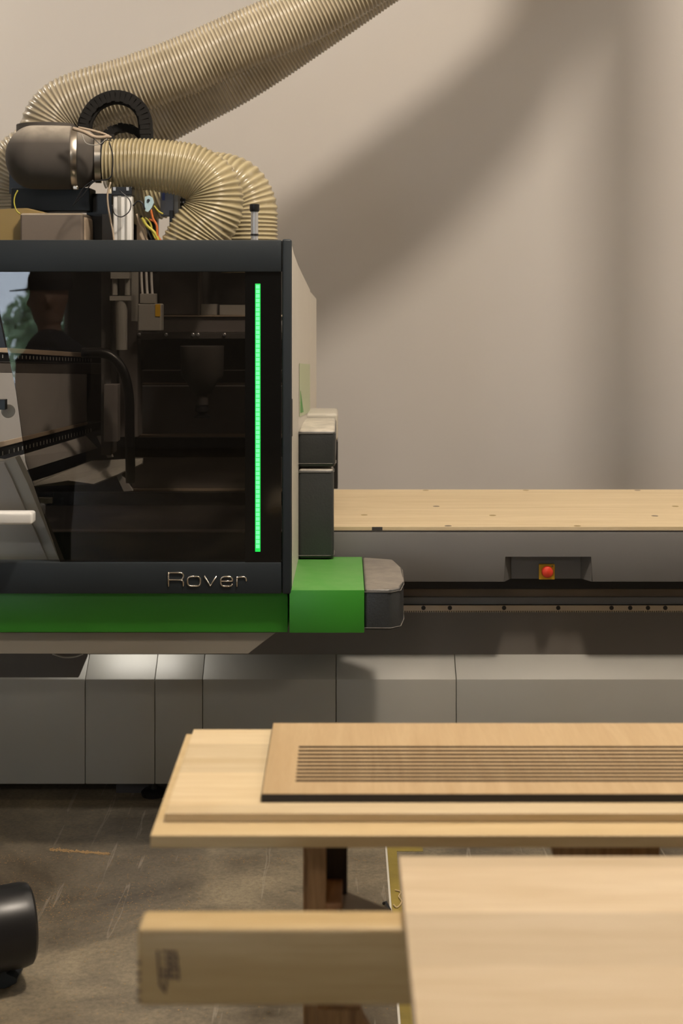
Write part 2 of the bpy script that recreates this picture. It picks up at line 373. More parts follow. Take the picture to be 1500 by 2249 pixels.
# ------------------------------------------------------------------ machine base / bed
cnc = thing('router_bed', 'long grey CNC machine base with dark fascia carrying the pale spoilboard', 'machine', (0.6, 4.9, 0))
YC, YF = 4.72, 4.65
XR, XL = 2.6, -2.4
def cabinet(x0, x1):
    """front cover with a sloping upper facet; x in pixels on the front plane"""
    X0, X1 = PX(x0, YC), PX(x1, YC)
    z0, z1, z2 = PZ(1722, YC), PZ(1492, YC), PZ(1437, YC + 0.08)
    prof = [(YC, z0), (YC, z1), (YC + 0.08, z2), (YC + 0.12, z2), (YC + 0.12, z0)]
    bb = B(); prism(bb, [(X0 + .001, y, z) for y, z in prof], (X1 - X0 - .002, 0, 0), 0.0022, 2); return bb
for a, c in ((-900, 187), (187, 340), (340, 445), (445, 738), (738, 1002), (1002, 1900)):
    obj('cover_panel', cabinet(a, c), M['grey'], cnc, auto=30)
b = B(); box(b, XL, XR, YC + .14, 5.45, 0.09, 0.60); obj('base_frame', b, M['soot'], cnc)
b = B(); box(b, XL, XR, 4.80, 5.0, PZ(1450, 4.80), PZ(1343, 4.80)); box(b, XL, XR, 4.84, 5.0, PZ(1343, 4.84)-.01, PZ(1255, 4.84))
obj('beam', b, M['beam'], cnc)
b = B(); box(b, XL, XR, 4.812, 4.84, PZ(1327, 4.81), PZ(1294, 4.81)); obj('guide_strip', b, M['brownm'], cnc)
b = B(); box(b, XL, XR, 4.800, 4.812, PZ(1327, 4.80), PZ(1312, 4.80)); obj('guide_rail', b, M['fascia'], cnc)
b = B(); zt, zb = PZ(1329, 4.795), PZ(1341, 4.795)
box(b, PX(700, 4.79), XR, 4.790, 4.80, zb, zt)
x = PX(700, 4.79)
while x < PX(1560, 4.79):
    box(b, x, x + .0035, 4.790, 4.799, zb - .005, zb); x += .0075
rk = obj('rack_rail', b, M['steel'], cnc)
for hx in (930, 988, 1107, 1226, 1343, 1384, 1423, 1461):
    bb = B(); X = PX(hx, 4.79); z = PZ(1335, 4.79); lathe(bb, (X, 4.7905, z), (0, -1, 0), [(0, .0075), (.0015, .0075), (.0016, .005)], 16); obj('screw', bb, M['black'], rk)
# fascia with a notch for the emergency stop
zt, zb = PZ(1169, YF), PZ(1278, YF)
nx0, nx1 = PX(1108, YF), PX(1300, YF); nz = PZ(1221, YF)
b = B()
pts = [(XL, YF, zb), (XL, YF, zt), (XR, YF, zt), (XR, YF, zb), (nx1, YF, zb), (nx1, YF, nz), (nx0, YF, nz), (nx0, YF, zb)]
prism(b, pts, (0, .012, 0), 0.0025, 2)
box(b, XL, XR, YF + .012, 4.9, zt - .02, zt - 0.002)
box(b, nx0 - .01, nx1 + .01, YF + .012, YF + .06, nz, nz + .004)
obj('fascia', b, M['fascia'], cnc, auto=30)
b = B(); d = 0.055; ix0, ix1 = nx0 + .028, nx1 - .028
for a, c in (((nx0, YF + .004), (ix0, YF + d)), ((ix0, YF + d), (ix1, YF + d)), ((ix1, YF + d), (nx1, YF + .004))):
    v = [b.verts.new((a[0], a[1], nz)), b.verts.new((c[0], c[1], nz)), b.verts.new((c[0], c[1], zb)), b.verts.new((a[0], a[1], zb))]; b.faces.new(v)
rec = obj('stop_button_recess', b, M['fascia'], cnc)
sm = rec.modifiers.new('thick', 'SOLIDIFY'); sm.thickness = 0.003
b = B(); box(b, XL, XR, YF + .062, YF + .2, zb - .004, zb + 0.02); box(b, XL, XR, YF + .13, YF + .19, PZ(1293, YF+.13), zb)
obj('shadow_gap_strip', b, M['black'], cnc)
Yb = YF + d - .004
b = B(); box(b, PX(1183, Yb), PX(1217, Yb), Yb - .012, Yb, PZ(1271, Yb), PZ(1238, Yb), .001); pl = obj('stop_button_plate', b, M['yellow'], cnc)
b = B(); c0 = P(1202, 1256, Yb - .03); lathe(b, (c0.x, Yb - .012, c0.z), (0, -1, 0), [(0, .009), (.012, .009), (.013, .0185), (.02, .0195), (.027, .017), (.031, .010), (.032, .001)], 32)
obj('stop_button', b, M['red'], pl, auto=40)
b = B(); bmesh.ops.create_circle(b, cap_ends=True, radius=.0035, segments=16, matrix=Matrix.Translation((PX(1212, Yb), Yb - .0125, PZ(1242, Yb))) @ Matrix.Rotation(R(90), 4, 'X')); obj('dial_mark', b, M['mustard'], pl)
b = B(); box(b, XL, XR, YF + .002, YF + .9, zt - .001, zt + .0045); obj('bed_plate', b, M['soot'], cnc)
for fx, Yf in ((334, 4.74), (1250, 4.74), (-300, 4.74)):
    b = B(); X = PX(fx, Yf); lathe(b, (X, Yf + .04, 0), (0, 0, 1), [(0, .04), (.012, .042), (.02, .034), (.022, .012), (.09, .012)], 28); obj('foot', b, M['black'], cnc, auto=40)
b = B(); box(b, PX(255, 4.8), PX(372, 4.8), 4.80, 4.86, PZ(1742, 4.8), PZ(1722, 4.8)); obj('bracket', b, M['soot'], cnc)

# spoilboard lying on the bed
zs = zt + .0045
b = B(); box(b, -.10, 2.5, YF + .006, 5.52, zs, zs + .013, .001, 1)
sb = obj('spoilboard', b, M['spoil']); tag(sb, 'long pale spoilboard covering the bed behind the fascia', 'board')
i = 0
SZ = zs + .013
for hx, hy in ((958, 1112), (1082, 1132), (1268, 1158), (984, 1157), (935, 1077), (1155, 1077), (1438, 1133), (1483, 1112), (800, 1131), (1400, 1077)):
    Yh = F * (EYE - SZ) / (hy - VY); Yh = max(min(Yh, 5.50), YF + .02)
    bb = B(); X = PX(hx, Yh); lathe(bb, (X, Yh, SZ), (0, 0, 1), [(0, .012), (.0006, .011)], 20); obj('plug_hole', bb, M['mustard'] if i % 3 else M['brownm'], sb); i += 1
b = B(); Yh = YF + .0055; box(b, PX(817, Yh), PX(840, Yh), Yh - .001, Yh + .004, zs + .001, zs + .012); obj('edge_slot', b, M['soot'], sb)

# ------------------------------------------------------------------ gantry with its glazed cabin
g = thing('router_gantry', 'black framed glazed CNC gantry with a green skirt and glowing green strip', 'machine', (-0.8, 4.5, 0.7))
YG = 4.10; GL = -2.2
def gx(x, Y=YG): return PX(x, Y)
b = B(); box(b, GL, gx(618), YG, YG + .05, PZ(597, YG), PZ(527, YG), .0025); obj('top_rail', b, M['char'], g, auto=30)
b = B(); box(b, GL, gx(618), YG, YG + .05, PZ(1304, YG), PZ(1236, YG), .0025); br = obj('bottom_rail', b, M['char'], g, auto=30)
b = B(); box(b, gx(619.5), gx(640), YG - .002, YG + .06, PZ(1305, YG), PZ(525, YG), .006, 3); obj('corner_post', b, M['char'], g, auto=30)
b = B(); box(b, gx(638), gx(641.2), YG + .02, YG + .05, PZ(960, YG), PZ(878, YG)); obj('latch_slot', b, M['black'], g)
b = B(); prism(b, [P(x, y, YG + .012) for x, y in ((-20, 590), (617, 590), (617, 1242), (135, 1242), (56, 1015), (35, 860), (3, 700))], (0, .006, 0)); obj('glass_pane', b, M['glass'], g)
b = B(); box(b, gx(538), gx(617.5), YG + .006, YG + .0115, PZ(1236, YG), PZ(597, YG)); obj('glass_border', b, M['band'], g)
b = B(); x0, x1 = gx(560.2), gx(571.8); box(b, x0, x1, YG + .001, YG + .0055, PZ(1212, YG), PZ(623, YG), .0006, 1); ls = obj('light_strip', b, M['led'], g)
b = B(); n = 58; zt_, zb_ = PZ(625, YG), PZ(1205, YG)
for k in range(n):
    z = zt_ + (zb_ - zt_) * (k + .5) / n; box(b, x0 + .0022, x1 - .0022, YG + .0002, YG + .0012, z - .0054, z + .0054, .0004, 1)
o_ = obj('light_diodes', b, M['ledhot'], ls); o_['kind'] = 'stuff'
# lettering (raised chrome script on the bottom rail)
def L(x, y): return P(340 + x / 6.818, 1240 + y / 6.818, YG - .0015)
def rrect(x0, y0, x1, y1, r):
    out = []
    for cx, cy, a0 in ((x1 - r, y0 + r, -90), (x1 - r, y1 - r, 0), (x0 + r, y1 - r, 90), (x0 + r, y0 + r, 180)):
        for k in range(5):
            a = R(a0 + k * 22.5); out.append((cx + r * math.cos(a), cy + r * math.sin(a)))
    return out
strokes = [
 [(205, 112), (205, 328)], [(200, 122), (385, 122), (412, 132), (428, 155), (428, 185), (412, 215), (385, 228), (205, 228)], [(385, 228), (412, 240), (427, 265), (427, 328)],
 rrect(492, 178, 682, 320, 48) + [(492 + 95, 178)],
 [(740, 170), (832, 318), (925, 170)],
 [(988, 248), (1162, 248)] , [(1162, 250)] + [(1162, 222), (1148, 194), (1118, 180), (1035, 180), (1005, 192), (988, 222), (988, 285), (1005, 312), (1035, 324), (1118, 324), (1150, 312), (1162, 288)],
 [(1230, 178), (1230, 330)], [(1230, 205), (1255, 186), (1335, 184), (1360, 198), (1370, 222), (1370, 248)] ]
b = B()
for k, s in enumerate(strokes):
    if k == 3: s = s[:-1] + [s[0]]
    sweep(b, [L(*p) for p in s], .0025, 8)
obj('lettering', b, M['chrome'], br, smooth=True, label='chrome letters reading Rover')
# skirt, belly
b = B(); box(b, GL, PX(632, 4.135), YG + .035, YG + .30, PZ(1389, 4.135), PZ(1302, YG), .002); obj('green_skirt', b, M['green'], g, auto=30)
b = B(); Yp = YG + .045
pprism(b, [(-900, 1389), (606, 1389), (545, 1436), (-900, 1436)], Yp, .35, .001); obj('belly_plate', b, M['under'], g)
b = B(); Yp = 4.50
prism(b, [P(-700, 1425, Yp), P(196, 1425, Yp), P(190, 1445, Yp), P(172, 1488, Yp), P(-700, 1488, Yp)], (0, .02, 0), .001); obj('lower_guard', b, M['taupe'], g)
b = B(); tube(b, [P(115, 1436, 4.3), P(140, 1443, 4.3), P(165, 1442, 4.3), P(182, 1436, 4.3)], .003); obj('cable_loop', b, M['lgrey'], g)
wl = PX(285, 4.62)  # lamp added to throw the bright patch on the cover facet
b = B(); box(b, wl - .15, wl + .15, 4.735, 4.775, .632, .655, .003); obj('added_patch_lamp', b, M['white'], g)
ld = bpy.data.lights.new('added_patch_light', 'AREA'); ld.shape = 'RECTANGLE'; ld.size = .26; ld.size_y = .02; ld.energy = .75; ld.color = (1, .95, .88)
lo = bpy.data.objects.new('added_patch_light', ld); C.objects.link(lo); lo.location = (wl, 4.755, .629)
# green bumper box and its padding
bz1 = PZ(1296, YG); bz0 = PZ(1390, YG)
b = B(); box(b, gx(635.5), gx(800), YG, 4.61, bz0, bz1, .0015); obj('bumper_box', b, M['green_d'], g, auto=30)
def pad(bm, x0, x1, y0, y1, z0, z1, r, bulge=.004):
    box(bm, x0, x1, y0, y1, z0, z1, r, 4)
px0 = gx(800) + .0005; 
b = B()
prof = [(px0, YG + .006), (px0 + .075, YG + .004), (px0 + .105, YG + .03), (px0 + .118, YG + .12), (px0 + .122, YG + .33), (px0 + .10, 4.56), (px0, 4.60)]
prism(b, [(x, y, bz0 + .004) for x, y in prof], (0, 0, bz1 - bz0 - .002), .010, 4)
obj('end_pad', b, M['leather'], g, auto=50, label='dark vinyl pad on the end of the green box')
b = B()
ring = [(x + (0.0006 if x > px0 + .01 else 0), y, bz1 - .0075) for x, y in prof]; tube(b, ring, .0016, 6, smooth=False); obj('pad_seam', b, M['leather'], g); b = B()
ring = [(x + (0.0006 if x > px0 + .01 else 0), y, bz0 + .0125) for x, y in prof]; tube(b, ring, .0014, 6, smooth=False)
obj('pad_seam', b, M['leather'], g)
# side panel
def side(bm, prof, th):
    """prof: (Y, X, z) outline of the panel, given thickness towards -X"""
    prism(bm, [(x, y, z) for y, x, z in prof], (-th, 0, 0), .001, 1)
b = B(); X0 = gx(640.5)
for (ya, xa, za), (yb, xb, zb2) in (((YG + .045, X0, PZ(540, YG + .045)), (4.56, -.1458, PZ(612, 4.56) + .0)),):
    side(b, [(ya, xa, PZ(1296, YG)), (ya, xa, za), (4.25, -.1495, PZ(556, 4.25)), (yb, xb, PZ(583, 4.56)), (yb, xb, PZ(1296, YG))], .02)
obj('side_panel', b, M['beige'], g)
b = B(); zz = bz1
side(b, [(4.56, -.1458, zz), (4.56, -.1458, PZ(583, 4.56)), (5.2, PX(681, 5.2), PZ(637, 5.2)), (5.2, PX(681, 5.2), zz)], .02)
obj('side_panel', b, M['beige'], g)
b = B(); side(b, [(5.21, PX(681, 5.21), 1.0), (5.21, PX(681, 5.21), PZ(640, 5.2)), (5.42, PX(695, 5.42), PZ(656, 5.42)), (5.42, PX(695, 5.42), 1.0)], .02)
obj('rear_panel', b, M['beige'], g)
def lerp(a, c, t): return a + (c - a) * t
def on_side(t, y_px):   # t along the rear side panel
    Y = lerp(4.56, 5.2, t); X = lerp(-.1458, PX(681, 5.2), t) + .0012; return (X, Y, PZ(y_px, Y))
b = B(); prism(b, [on_side(.05, 798), on_side(.95, 800), on_side(.95, 905), on_side(.05, 915)], (.0006, 0, 0)); obj('pale_green_sticker', b, M['palegreen'], g)
b = B(); prism(b, [on_side(.12, 858), on_side(.36, 905), on_side(.12, 907)], (.0014, 0, 0)); obj('green_arrow_mark', b, M['green'], g)
# side pads
b = B(); box(b, -.14, PX(742, 5.03), 5.03, 5.2, PZ(1074, 5.03), PZ(969, 5.03), .003); obj('rear_bracket', b, M['black'], g)
YP = 4.56
b = B(); box(b, -.146, PX(733, YP), YP, 4.66, PZ(1228, YP) , PZ(1030, YP), .012, 4); obj('side_pad', b, M['leather2'], g, auto=50)
b = B(); box(b, -.146, PX(737, YP), YP, 5.0, PZ(1026, YP), PZ(945, YP), .012, 4); obj('side_pad', b, M['leather2'], g, auto=50)
b = B(); box(b, -.14, PX(742, 5.02), 5.02, 5.25, PZ(968, 5.02), PZ(908, 5.02), .012, 4); obj('side_pad', b, M['dusty'], g, auto=50)
b = B()
for z, x1 in ((PZ(1030, YP) - .011, 733), (PZ(1228, YP) + .011, 733), (PZ(945, YP) - .011, 737), (PZ(1026, YP) + .011, 737)):
    b = B(); tube(b, [(-.145, YP + .0, z), (PX(x1, YP) - .012, YP - .0005, z), (PX(x1, YP) - .002, YP + .006, z), (PX(x1, YP) + .0005, YP + .02, z), (PX(x1, YP) + .0005, YP + .09, z)], .0015, 6, smooth=False)
    obj('pad_seam', b, M['leather'], g)

# inner machinery seen through the glass
def part(name, rect, Y, dep, mat, bev=.001, label=None):
    bb = B(); pbox(bb, *rect, Y, dep, bev, 1); return obj(name, bb, M[mat], g, label=label, auto=30)
part('back_wall_plate', (-700, 575, 636, 1300), 5.50, .03, 'soot')
part('upper_cover', (350, 560, 438, 690), 4.98, .06, 'inner')
part('upper_cover', (440, 560, 545, 668), 5.05, .06, 'inner2')
part('divider', (434, 560, 439, 694), 4.95, .1, 'inner')
part('cable_duct', (441, 668, 476, 692), 4.96, .05, 'lgrey'); part('cable_duct', (482, 670, 545, 692), 4.96, .05, 'lgrey')
part('shelf_edge', (350, 693, 640, 696), 4.90, .12, 'rail')
part('crossbeam', (345, 697, 640, 730), 4.91, .2, 'inner')
rl = part('bolt_rail', (300, 731, 640, 744), 4.88, .05, 'inner2')
for bx in (306, 365, 424, 435, 493):
    bb = B(); c0 = P(bx, 735, 4.88); lathe(bb, c0, (0, -1, 0), [(0, .006), (.005, .006), (.007, .003)], 16); obj('bolt', bb, M['alu'], rl)
part('carriage_plate', (310, 745, 640, 812), 5.0, .1, 'inner2')
part('mid_plate', (310, 814, 640, 842), 5.12, .05, 'inner'); part('mid_plate_edge', (310, 842, 640, 845), 5.08, .1, 'rail')
part('lower_plate', (285, 848, 640, 955), 5.28, .04, 'inner'); part('lower_ledge', (285, 955, 640, 960), 5.24, .04, 'rail')
part('ledge_front', (295, 962, 640, 1005), 5.3, .04, 'soot'); part('sloping_tray', (290, 1005, 640, 1073), 5.28, .04, 'inner'); part('lower_ledge', (280, 1074, 640, 1079), 5.26, .04, 'rail')
part('deep_plate', (60, 1082, 640, 1168), 5.2, .03, 'black')
part('front_apron', (20, 1169, 645, 1250), 4.42, .02, 'inner2'); part('apron_edge', (60, 1167, 640, 1170), 4.41, .04, 'inner')
b = B(); c0 = P(444, 760, 4.85); lathe(b, c0, (0, 0, -1), [(0, .075), (.10, .072), (.135, .045), (.16, .03), (.165, .02), (.20, .02)], 32); sp = obj('spindle', b, M['inner2'], g, auto=40)
b = B(); c1 = P(444, 890, 4.85); lathe(b, c1, (0, 0, -1), [(0, .022), (.02, .026), (.03, .012), (.036, .03), (.042, .03), (.044, .008)], 24); obj('tool_holder', b, M['black'], sp, auto=40)
part('column', (222, 560, 244, 1000), 4.75, .12, 'inner2'); part('column', (262, 560, 302, 960), 4.92, .12, 'inner')
part('bracket', (228, 845, 258, 970), 4.70, .06, 'inner')
b = B(); cyl(b, P(267, 660, 4.7), P(267, 768, 4.7), .019); obj('pneumatic_cylinder', b, M['lgrey'], g, auto=40)
b = B(); box(b, PX(243, 4.7), PX(290, 4.7), 4.68, 4.72, PZ(660, 4.7), PZ(650, 4.7)); cyl(b, P(252, 648, 4.7), P(252, 612, 4.7), .009); cyl(b, P(280, 648, 4.7), P(280, 612, 4.7), .009)
box(b, PX(245, 4.7), PX(286, 4.7), 4.68, 4.72, PZ(612, 4.7), PZ(598, 4.7)); obj('cylinder_mount', b, M['lgrey'], g)
part('mounting_strip', (288, 560, 303, 706), 4.78, .02, 'lgrey')
vb = part('valve_box', (302, 667, 354, 728), 4.66, .07, 'lgrey', .004)
bb = B(); pbox(bb, 341, 668, 352, 695, 4.658, .003); obj('yellow_label', bb, M['yellow'], vb)
bb = B(); pbox(bb, 307, 645, 341, 667, 4.66, .05, .002); obj('plug', bb, M['lgrey'], vb)
for xx in (313, 324, 335):
    bb = B(); tube(bb, [P(xx, 648, 4.68), P(xx - 2, 620, 4.68), P(xx - 4, 560, 4.68)], .0042); obj('air_tube', bb, M['white'], vb)
b = B(); tube(b, [P(180, 775, 4.6), P(235, 778, 4.6), P(268, 810, 4.6), P(283, 870, 4.6), P(285, 960, 4.6), P(287, 1060, 4.6)], .016, 12); obj('thick_black_cable', b, M['black'], g, smooth=True)
# slanted beam with toothed rails running away to the right
def quad(name, pts, mat, th=.02, off=None):
    bb = B(); prism(bb, [P(x, y, Y) for x, y, Y in pts], off or (0, th, 0), .0006, 1); return obj(name, bb, M[mat], g)
A, E = 4.40, 5.15
def Yat(x): return lerp(A, E, max(min(x / 225.0, 1.2), -1.2) if x >= 0 else x / 600.0)
def slab(name, x0, x1, t0, t1, b0, b1, mat, dy=0.0, th=.02):
    return quad(name, [(x0, t0, Yat(x0) + dy), (x1, t1, Yat(x1) + dy), (x1, b1, Yat(x1) + dy), (x0, b0, Yat(x0) + dy)], mat, th)
slab('beam_top_rail', -60, 192, 760, 776, 770, 785, 'rail', -.02)
slab('beam_rack', -60, 222, 772, 785, 793, 797, 'black', -.01)
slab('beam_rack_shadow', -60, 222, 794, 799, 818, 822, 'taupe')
slab('beam_face', -60, 190, 818, 822, 990, 925, 'panel'); slab('beam_end', 191, 224, 822, 822, 925, 925, 'soot')
slab('beam_low_rail', -60, 190, 985, 927, 998, 933, 'rail', -.03); slab('beam_rack', -60, 222, 999, 926, 1018, 943, 'black', -.02)
b = B()
for k in range(27):
    t = k / 27; x = lerp(5, 205, t ** .8)
    y = lerp(777, 787, x / 222); Y = Yat(x) - .012; box(b, PX(x, Y), PX(x + 1.2, Y), Y, Y + .004, PZ(y + 9, Y), PZ(y + 2, Y))
    y = lerp(985, 927, x / 222); Y = Yat(x) - .022; box(b, PX(x, Y), PX(x + 1.2, Y), Y, Y + .004, PZ(y + 16, Y), PZ(y + 8, Y))
obj('scale_ticks', b, M['lgrey'], g)['kind'] = 'stuff'
sg = quad('sloping_guide', [(33, 1004, 4.45), (186, 958, 4.95), (212, 985, 4.95), (45, 1037, 4.45)], 'panel')
for bx, by in ((40, 1018), (69, 1009), (104, 999), (135, 991), (163, 983)):
    bb = B(); Y = lerp(4.45, 4.95, (bx - 33) / 160) - .002; lathe(bb, P(bx, by, Y), (0, -1, 0), [(0, .004), (.002, .003)], 10); obj('bolt', bb, M['alu'], sg)
quad('dust_flap', [(55, 1062, 4.5), (110, 1045, 4.6), (200, 1012, 4.8), (314, 1006, 4.9), (312, 1018, 4.88), (258, 1042, 4.75), (205, 1063, 4.6), (150, 1055, 4.55), (60, 1070, 4.5)], 'postg', off=(0, .02, -.006))
quad('flap_arm', [(212, 958, 4.9), (224, 958, 4.9), (248, 1004, 4.9), (236, 1006, 4.9)], 'panel'); quad('flap_arm', [(256, 1046, 4.8), (266, 1042, 4.8), (292, 1078, 4.8), (272, 1080, 4.8)], 'panel')
quad('plate', [(72, 1094, 4.5), (114, 1094, 4.5), (114, 1106, 4.5), (76, 1106, 4.5)], 'postg')
quad('slanted_post', [(-60, 1004, 4.24), (0, 1014, 4.24), (33, 1004, 4.24), (60, 1060, 4.24), (133, 1238, 4.24), (-60, 1238, 4.24)], 'postg', .06)
quad('slanted_post_face', [(-60, 1020, 4.225), (8, 1016, 4.225), (25, 1050, 4.225), (108, 1238, 4.225), (-60, 1238, 4.225)], 'panel', .014)
quad('dark_post', [(-80, 560, 4.3), (-30, 560, 4.3), (13, 764, 4.3), (-30, 764, 4.3)], 'black', .04)
b = B(); pbox(b, -90, 1126, 71, 1153, 4.02, .05, .008, 4)
tray = obj('white_handle', b, M['white'], g, auto=40)
quad('knob', [(-20, 878, 4.3), (11, 878, 4.3), (11, 900, 4.3), (-20, 900, 4.3)], 'black', .03)
b = B(); lathe(b, P(18, 903, 4.36), (0.3, -1, 0), [(0, .021), (.004, .021), (.005, .017)], 24); obj('round_port', b, M['lgrey'], g)

# ------------------------------------------------------------------ equipment on the gantry top
YT = 4.75
part('rear_column', (190, 425, 246, 600), 4.88, .1, 'black'); part('motor_box', (24, 412, 197, 464), 4.82, .12, 'char', .003)
part('dark_rack', (246, 395, 345, 600), 5.2, .05, 'black'); part('motor_back', (20, 380, 60, 425), 4.9, .08, 'black')
tk = part('dusty_cover', (44, 468, 181, 560), 4.70, .2, 'dustpl', .006)
b = B(); Yk = 4.74; pprism(b, [(-60, 545), (-60, 464), (20, 458), (60, 457), (98, 466), (98, 545)], Yk, .16, .004); obj('amber_tank', b, M['mustard'], g)
b = B(); pprism(b, [(179, 468), (187, 480), (189, 550), (179, 550)], 4.73, .14, .001); obj('cover_edge', b, M['rail'], g)
b = B(); pbox(b, 248, 428, 289, 580, 4.68, .05, .006, 3); pc = obj('pneumatic_cylinder', b, M['white'], g, auto=40, label='white pneumatic cylinder with black cap')
b = B(); pbox(b, 259, 430, 266, 580, 4.677, .004); pbox(b, 275, 430, 279, 580, 4.677, .004); obj('groove', b, M['lgrey'], pc)
b = B(); pbox(b, 245, 410, 290, 429, 4.675, .06, .002); obj('cylinder_cap', b, M['black'], pc)
for xx in (251, 280):
    b = B(); pbox(b, xx - 3, 411, xx + 3, 419, 4.672, .004, .001); obj('bolt', b, M['alu'], pc)
b = B(); pprism(b, [(318, 432), (327, 429), (335, 434), (338, 445), (332, 458), (325, 466), (319, 464), (317, 448)], 4.70, .006, .001); lt = obj('blue_tag', b, M['lblue'], g)
b = B(); lathe(b, P(326, 440, 4.698), (0, -1, 0), [(0, .005), (.002, .0045)], 14); obj('tag_hole', b, M['black'], lt)
md = part('connector_module', (352, 418, 381, 474), 4.80, .06, 'bluegrey', .002); part('connector_module', (381, 418, 392, 476), 4.81, .05, 'lgrey', .001)
bb = B(); pbox(bb, 356, 424, 362, 440, 4.798, .003); obj('blue_mark', bb, paint('blue_print', (.05, .08, .3)), md)
tb = part('terminal_block', (392, 416, 462, 452), 4.86, .05, 'black'); part('terminal_base', (388, 452, 462, 560), 4.87, .05, 'lgrey')
b = B()
for r_ in range(3):
    for c_ in range(9):
        xx = 396 + c_ * 6.8; yy = 424 + r_ * 10; cyl(b, P(xx, yy, 4.86), P(xx, yy, 4.855), .0035, seg=8)
obj('terminal_screws', b, M['alu'], tb)
b = B(); pbox(b, 388, 470, 460, 476, 4.865, .01)
for c_ in range(9): pbox(b, 393 + c_ * 7, 456, 396 + c_ * 7, 500, 4.866, .004)
obj('terminal_ribs', b, M['bluegrey'], tb)
part('brass_block', (300, 480, 320, 560), 4.76, .04, 'rail'); part('cable_bundle_mount', (372, 462, 380, 520), 4.78, .03, 'black')
part('grey_controller', (224, 470, 246, 560), 4.80, .04, 'taupe')
b = B(); cyl(b, P(559, 556, 4.45), P(559, 462, 4.45), .0115); rd = obj('guide_rod', b, M['alu'], g, auto=40, label='short silver rod with black cap')
b = B(); lathe(b, P(559, 465, 4.45), (0, 0, 1), [(0, .0135), (.004, .0155), (.022, .0155), (.024, .013)], 24); obj('rod_cap', b, M['black'], rd, auto=40)
b = B(); lathe(b, P(559, 518, 4.45), (0, 0, 1), [(0, .013), (.006, .013)], 24); obj('rod_collar', b, M['black'], rd)
part('post_bracket', (519, 476, 529, 560), 4.9, .02, 'soot'); part('small_fitting', (500, 502, 560, 560), 4.95, .06, 'lgrey', .003)
# wires
def wire(name, pts, Y, r, mat, par=g):
    bb = B(); tube(bb, [P(x, y, Y + (0 if len(q) < 1 else q[0])) for x, y, *q in pts], r, 8, 6); return obj(name, bb, M[mat], par, smooth=True)
wire('black_wire', [(240, 312), (247, 340), (247, 370), (240, 392), (205, 400), (185, 425), (160, 452)], 4.60, .0022, 'black')
wire('black_wire', [(262, 418), (285, 440), (285, 462), (268, 476), (252, 470), (246, 450)], 4.64, .0018, 'black')
wire('tan_wire', [(243, 400), (236, 430), (240, 470), (248, 510), (252, 545)], 4.66, .003, 'rail')
wire('orange_wire', [(331, 460), (336, 480), (345, 500), (343, 540)], 4.72, .004, 'orange')
wire('yellow_green_wire', [(312, 478), (322, 495), (340, 512), (352, 540)], 4.72, .005, 'yel_w')
wire('yellow_green_wire', [(338, 452), (348, 464), (358, 470)], 4.72, .003, 'yel_w')
wire('yellow_green_wire', [(39, 418), (33, 430), (31, 445), (36, 462), (44, 470)], 4.66, .0022, 'yel_w')
wire('black_wire', [(292, 452), (302, 442), (312, 445), (318, 460)], 4.70, .003, 'black')
wire('dusty_wires', [(160, 282), (185, 290), (205, 300), (222, 302), (240, 300)], 4.60, .006, 'rail')
wire('dusty_wires', [(172, 280), (200, 286), (228, 294), (244, 302)], 4.61, .004, 'rail')
wire('dusty_wires', [(180, 296), (190, 315), (215, 318), (235, 305)], 4.585, .0014, 'lgrey')
wire('dusty_wires', [(205, 302), (222, 318), (232, 308), (246, 310)], 4.585, .0014, 'black')
wire('black_wire', [(205, 396), (186, 410), (176, 425), (162, 450)], 4.62, .0025, 'black')
for k in range(4): wire('wire_bundle', [(300 + k * 9, 470 + k * 4), (306 + k * 12, 490), (318 + k * 10, 512 + k * 3), (330 + k * 14, 545)], 4.74 + k * .006, .0035, ['rail', 'black', 'yel_w', 'orange'][k])

# suction elbow (rounded dusty housing)
se = thing('suction_elbow', 'dusty taupe rounded suction elbow with steel clamps beside the short hose', 'duct elbow', P(90, 400, YT))
c0 = P(12, 345, YT); s_ = YT / F
prof = [(0, .001)]
for k in range(1, 13):
    a = k / 12 * math.pi / 2; prof.append((62 * s_ * (1 - math.cos(a)), 70 * s_ * math.sin(a)))
prof += [(100 * s_, 70.5 * s_), (140 * s_, 70 * s_), (144 * s_, 69 * s_)]
b = B(); lathe(b, c0, (1, 0.12, 0), prof, 48)
for v in b.verts:
    if v.co.z > c0.z: v.co.z = c0.z + (v.co.z - c0.z) * (0.98 + .02)
obj('elbow_body', b, M['dome'], se, smooth=True)
ax = Vector((1, .12, 0)).normalized()
def at(d): return c0 + ax * d * s_
b = B(); lathe(b, at(144), ax, [(0, .1), (13 * s_, .101), (14 * s_, .1)], 48); obj('clamp', b, M['steel'], se, auto=40)
b = B(); lathe(b, at(157), ax, [(0, 66 * s_), (4 * s_, 67 * s_), (20 * s_, 64 * s_), (38 * s_, 50 * s_)], 48); obj('reducer', b, M['dome'], se, smooth=True)
b = B(); lathe(b, at(195), ax, [(0, 55 * s_), (13 * s_, 55.5 * s_)], 48); obj('clamp', b, M['steel'], se, auto=40)
b = B(); lathe(b, at(208), ax, [(0, 50 * s_), (14 * s_, 50 * s_), (15 * s_, 53 * s_), (28 * s_, 53 * s_)], 48); obj('coupling', b, M['black'], se, auto=40)
b = B(); pbox(b, 160, 408, 170, 416, 4.66, .02, .002); obj('clamp_screw', b, M['steel'], se)

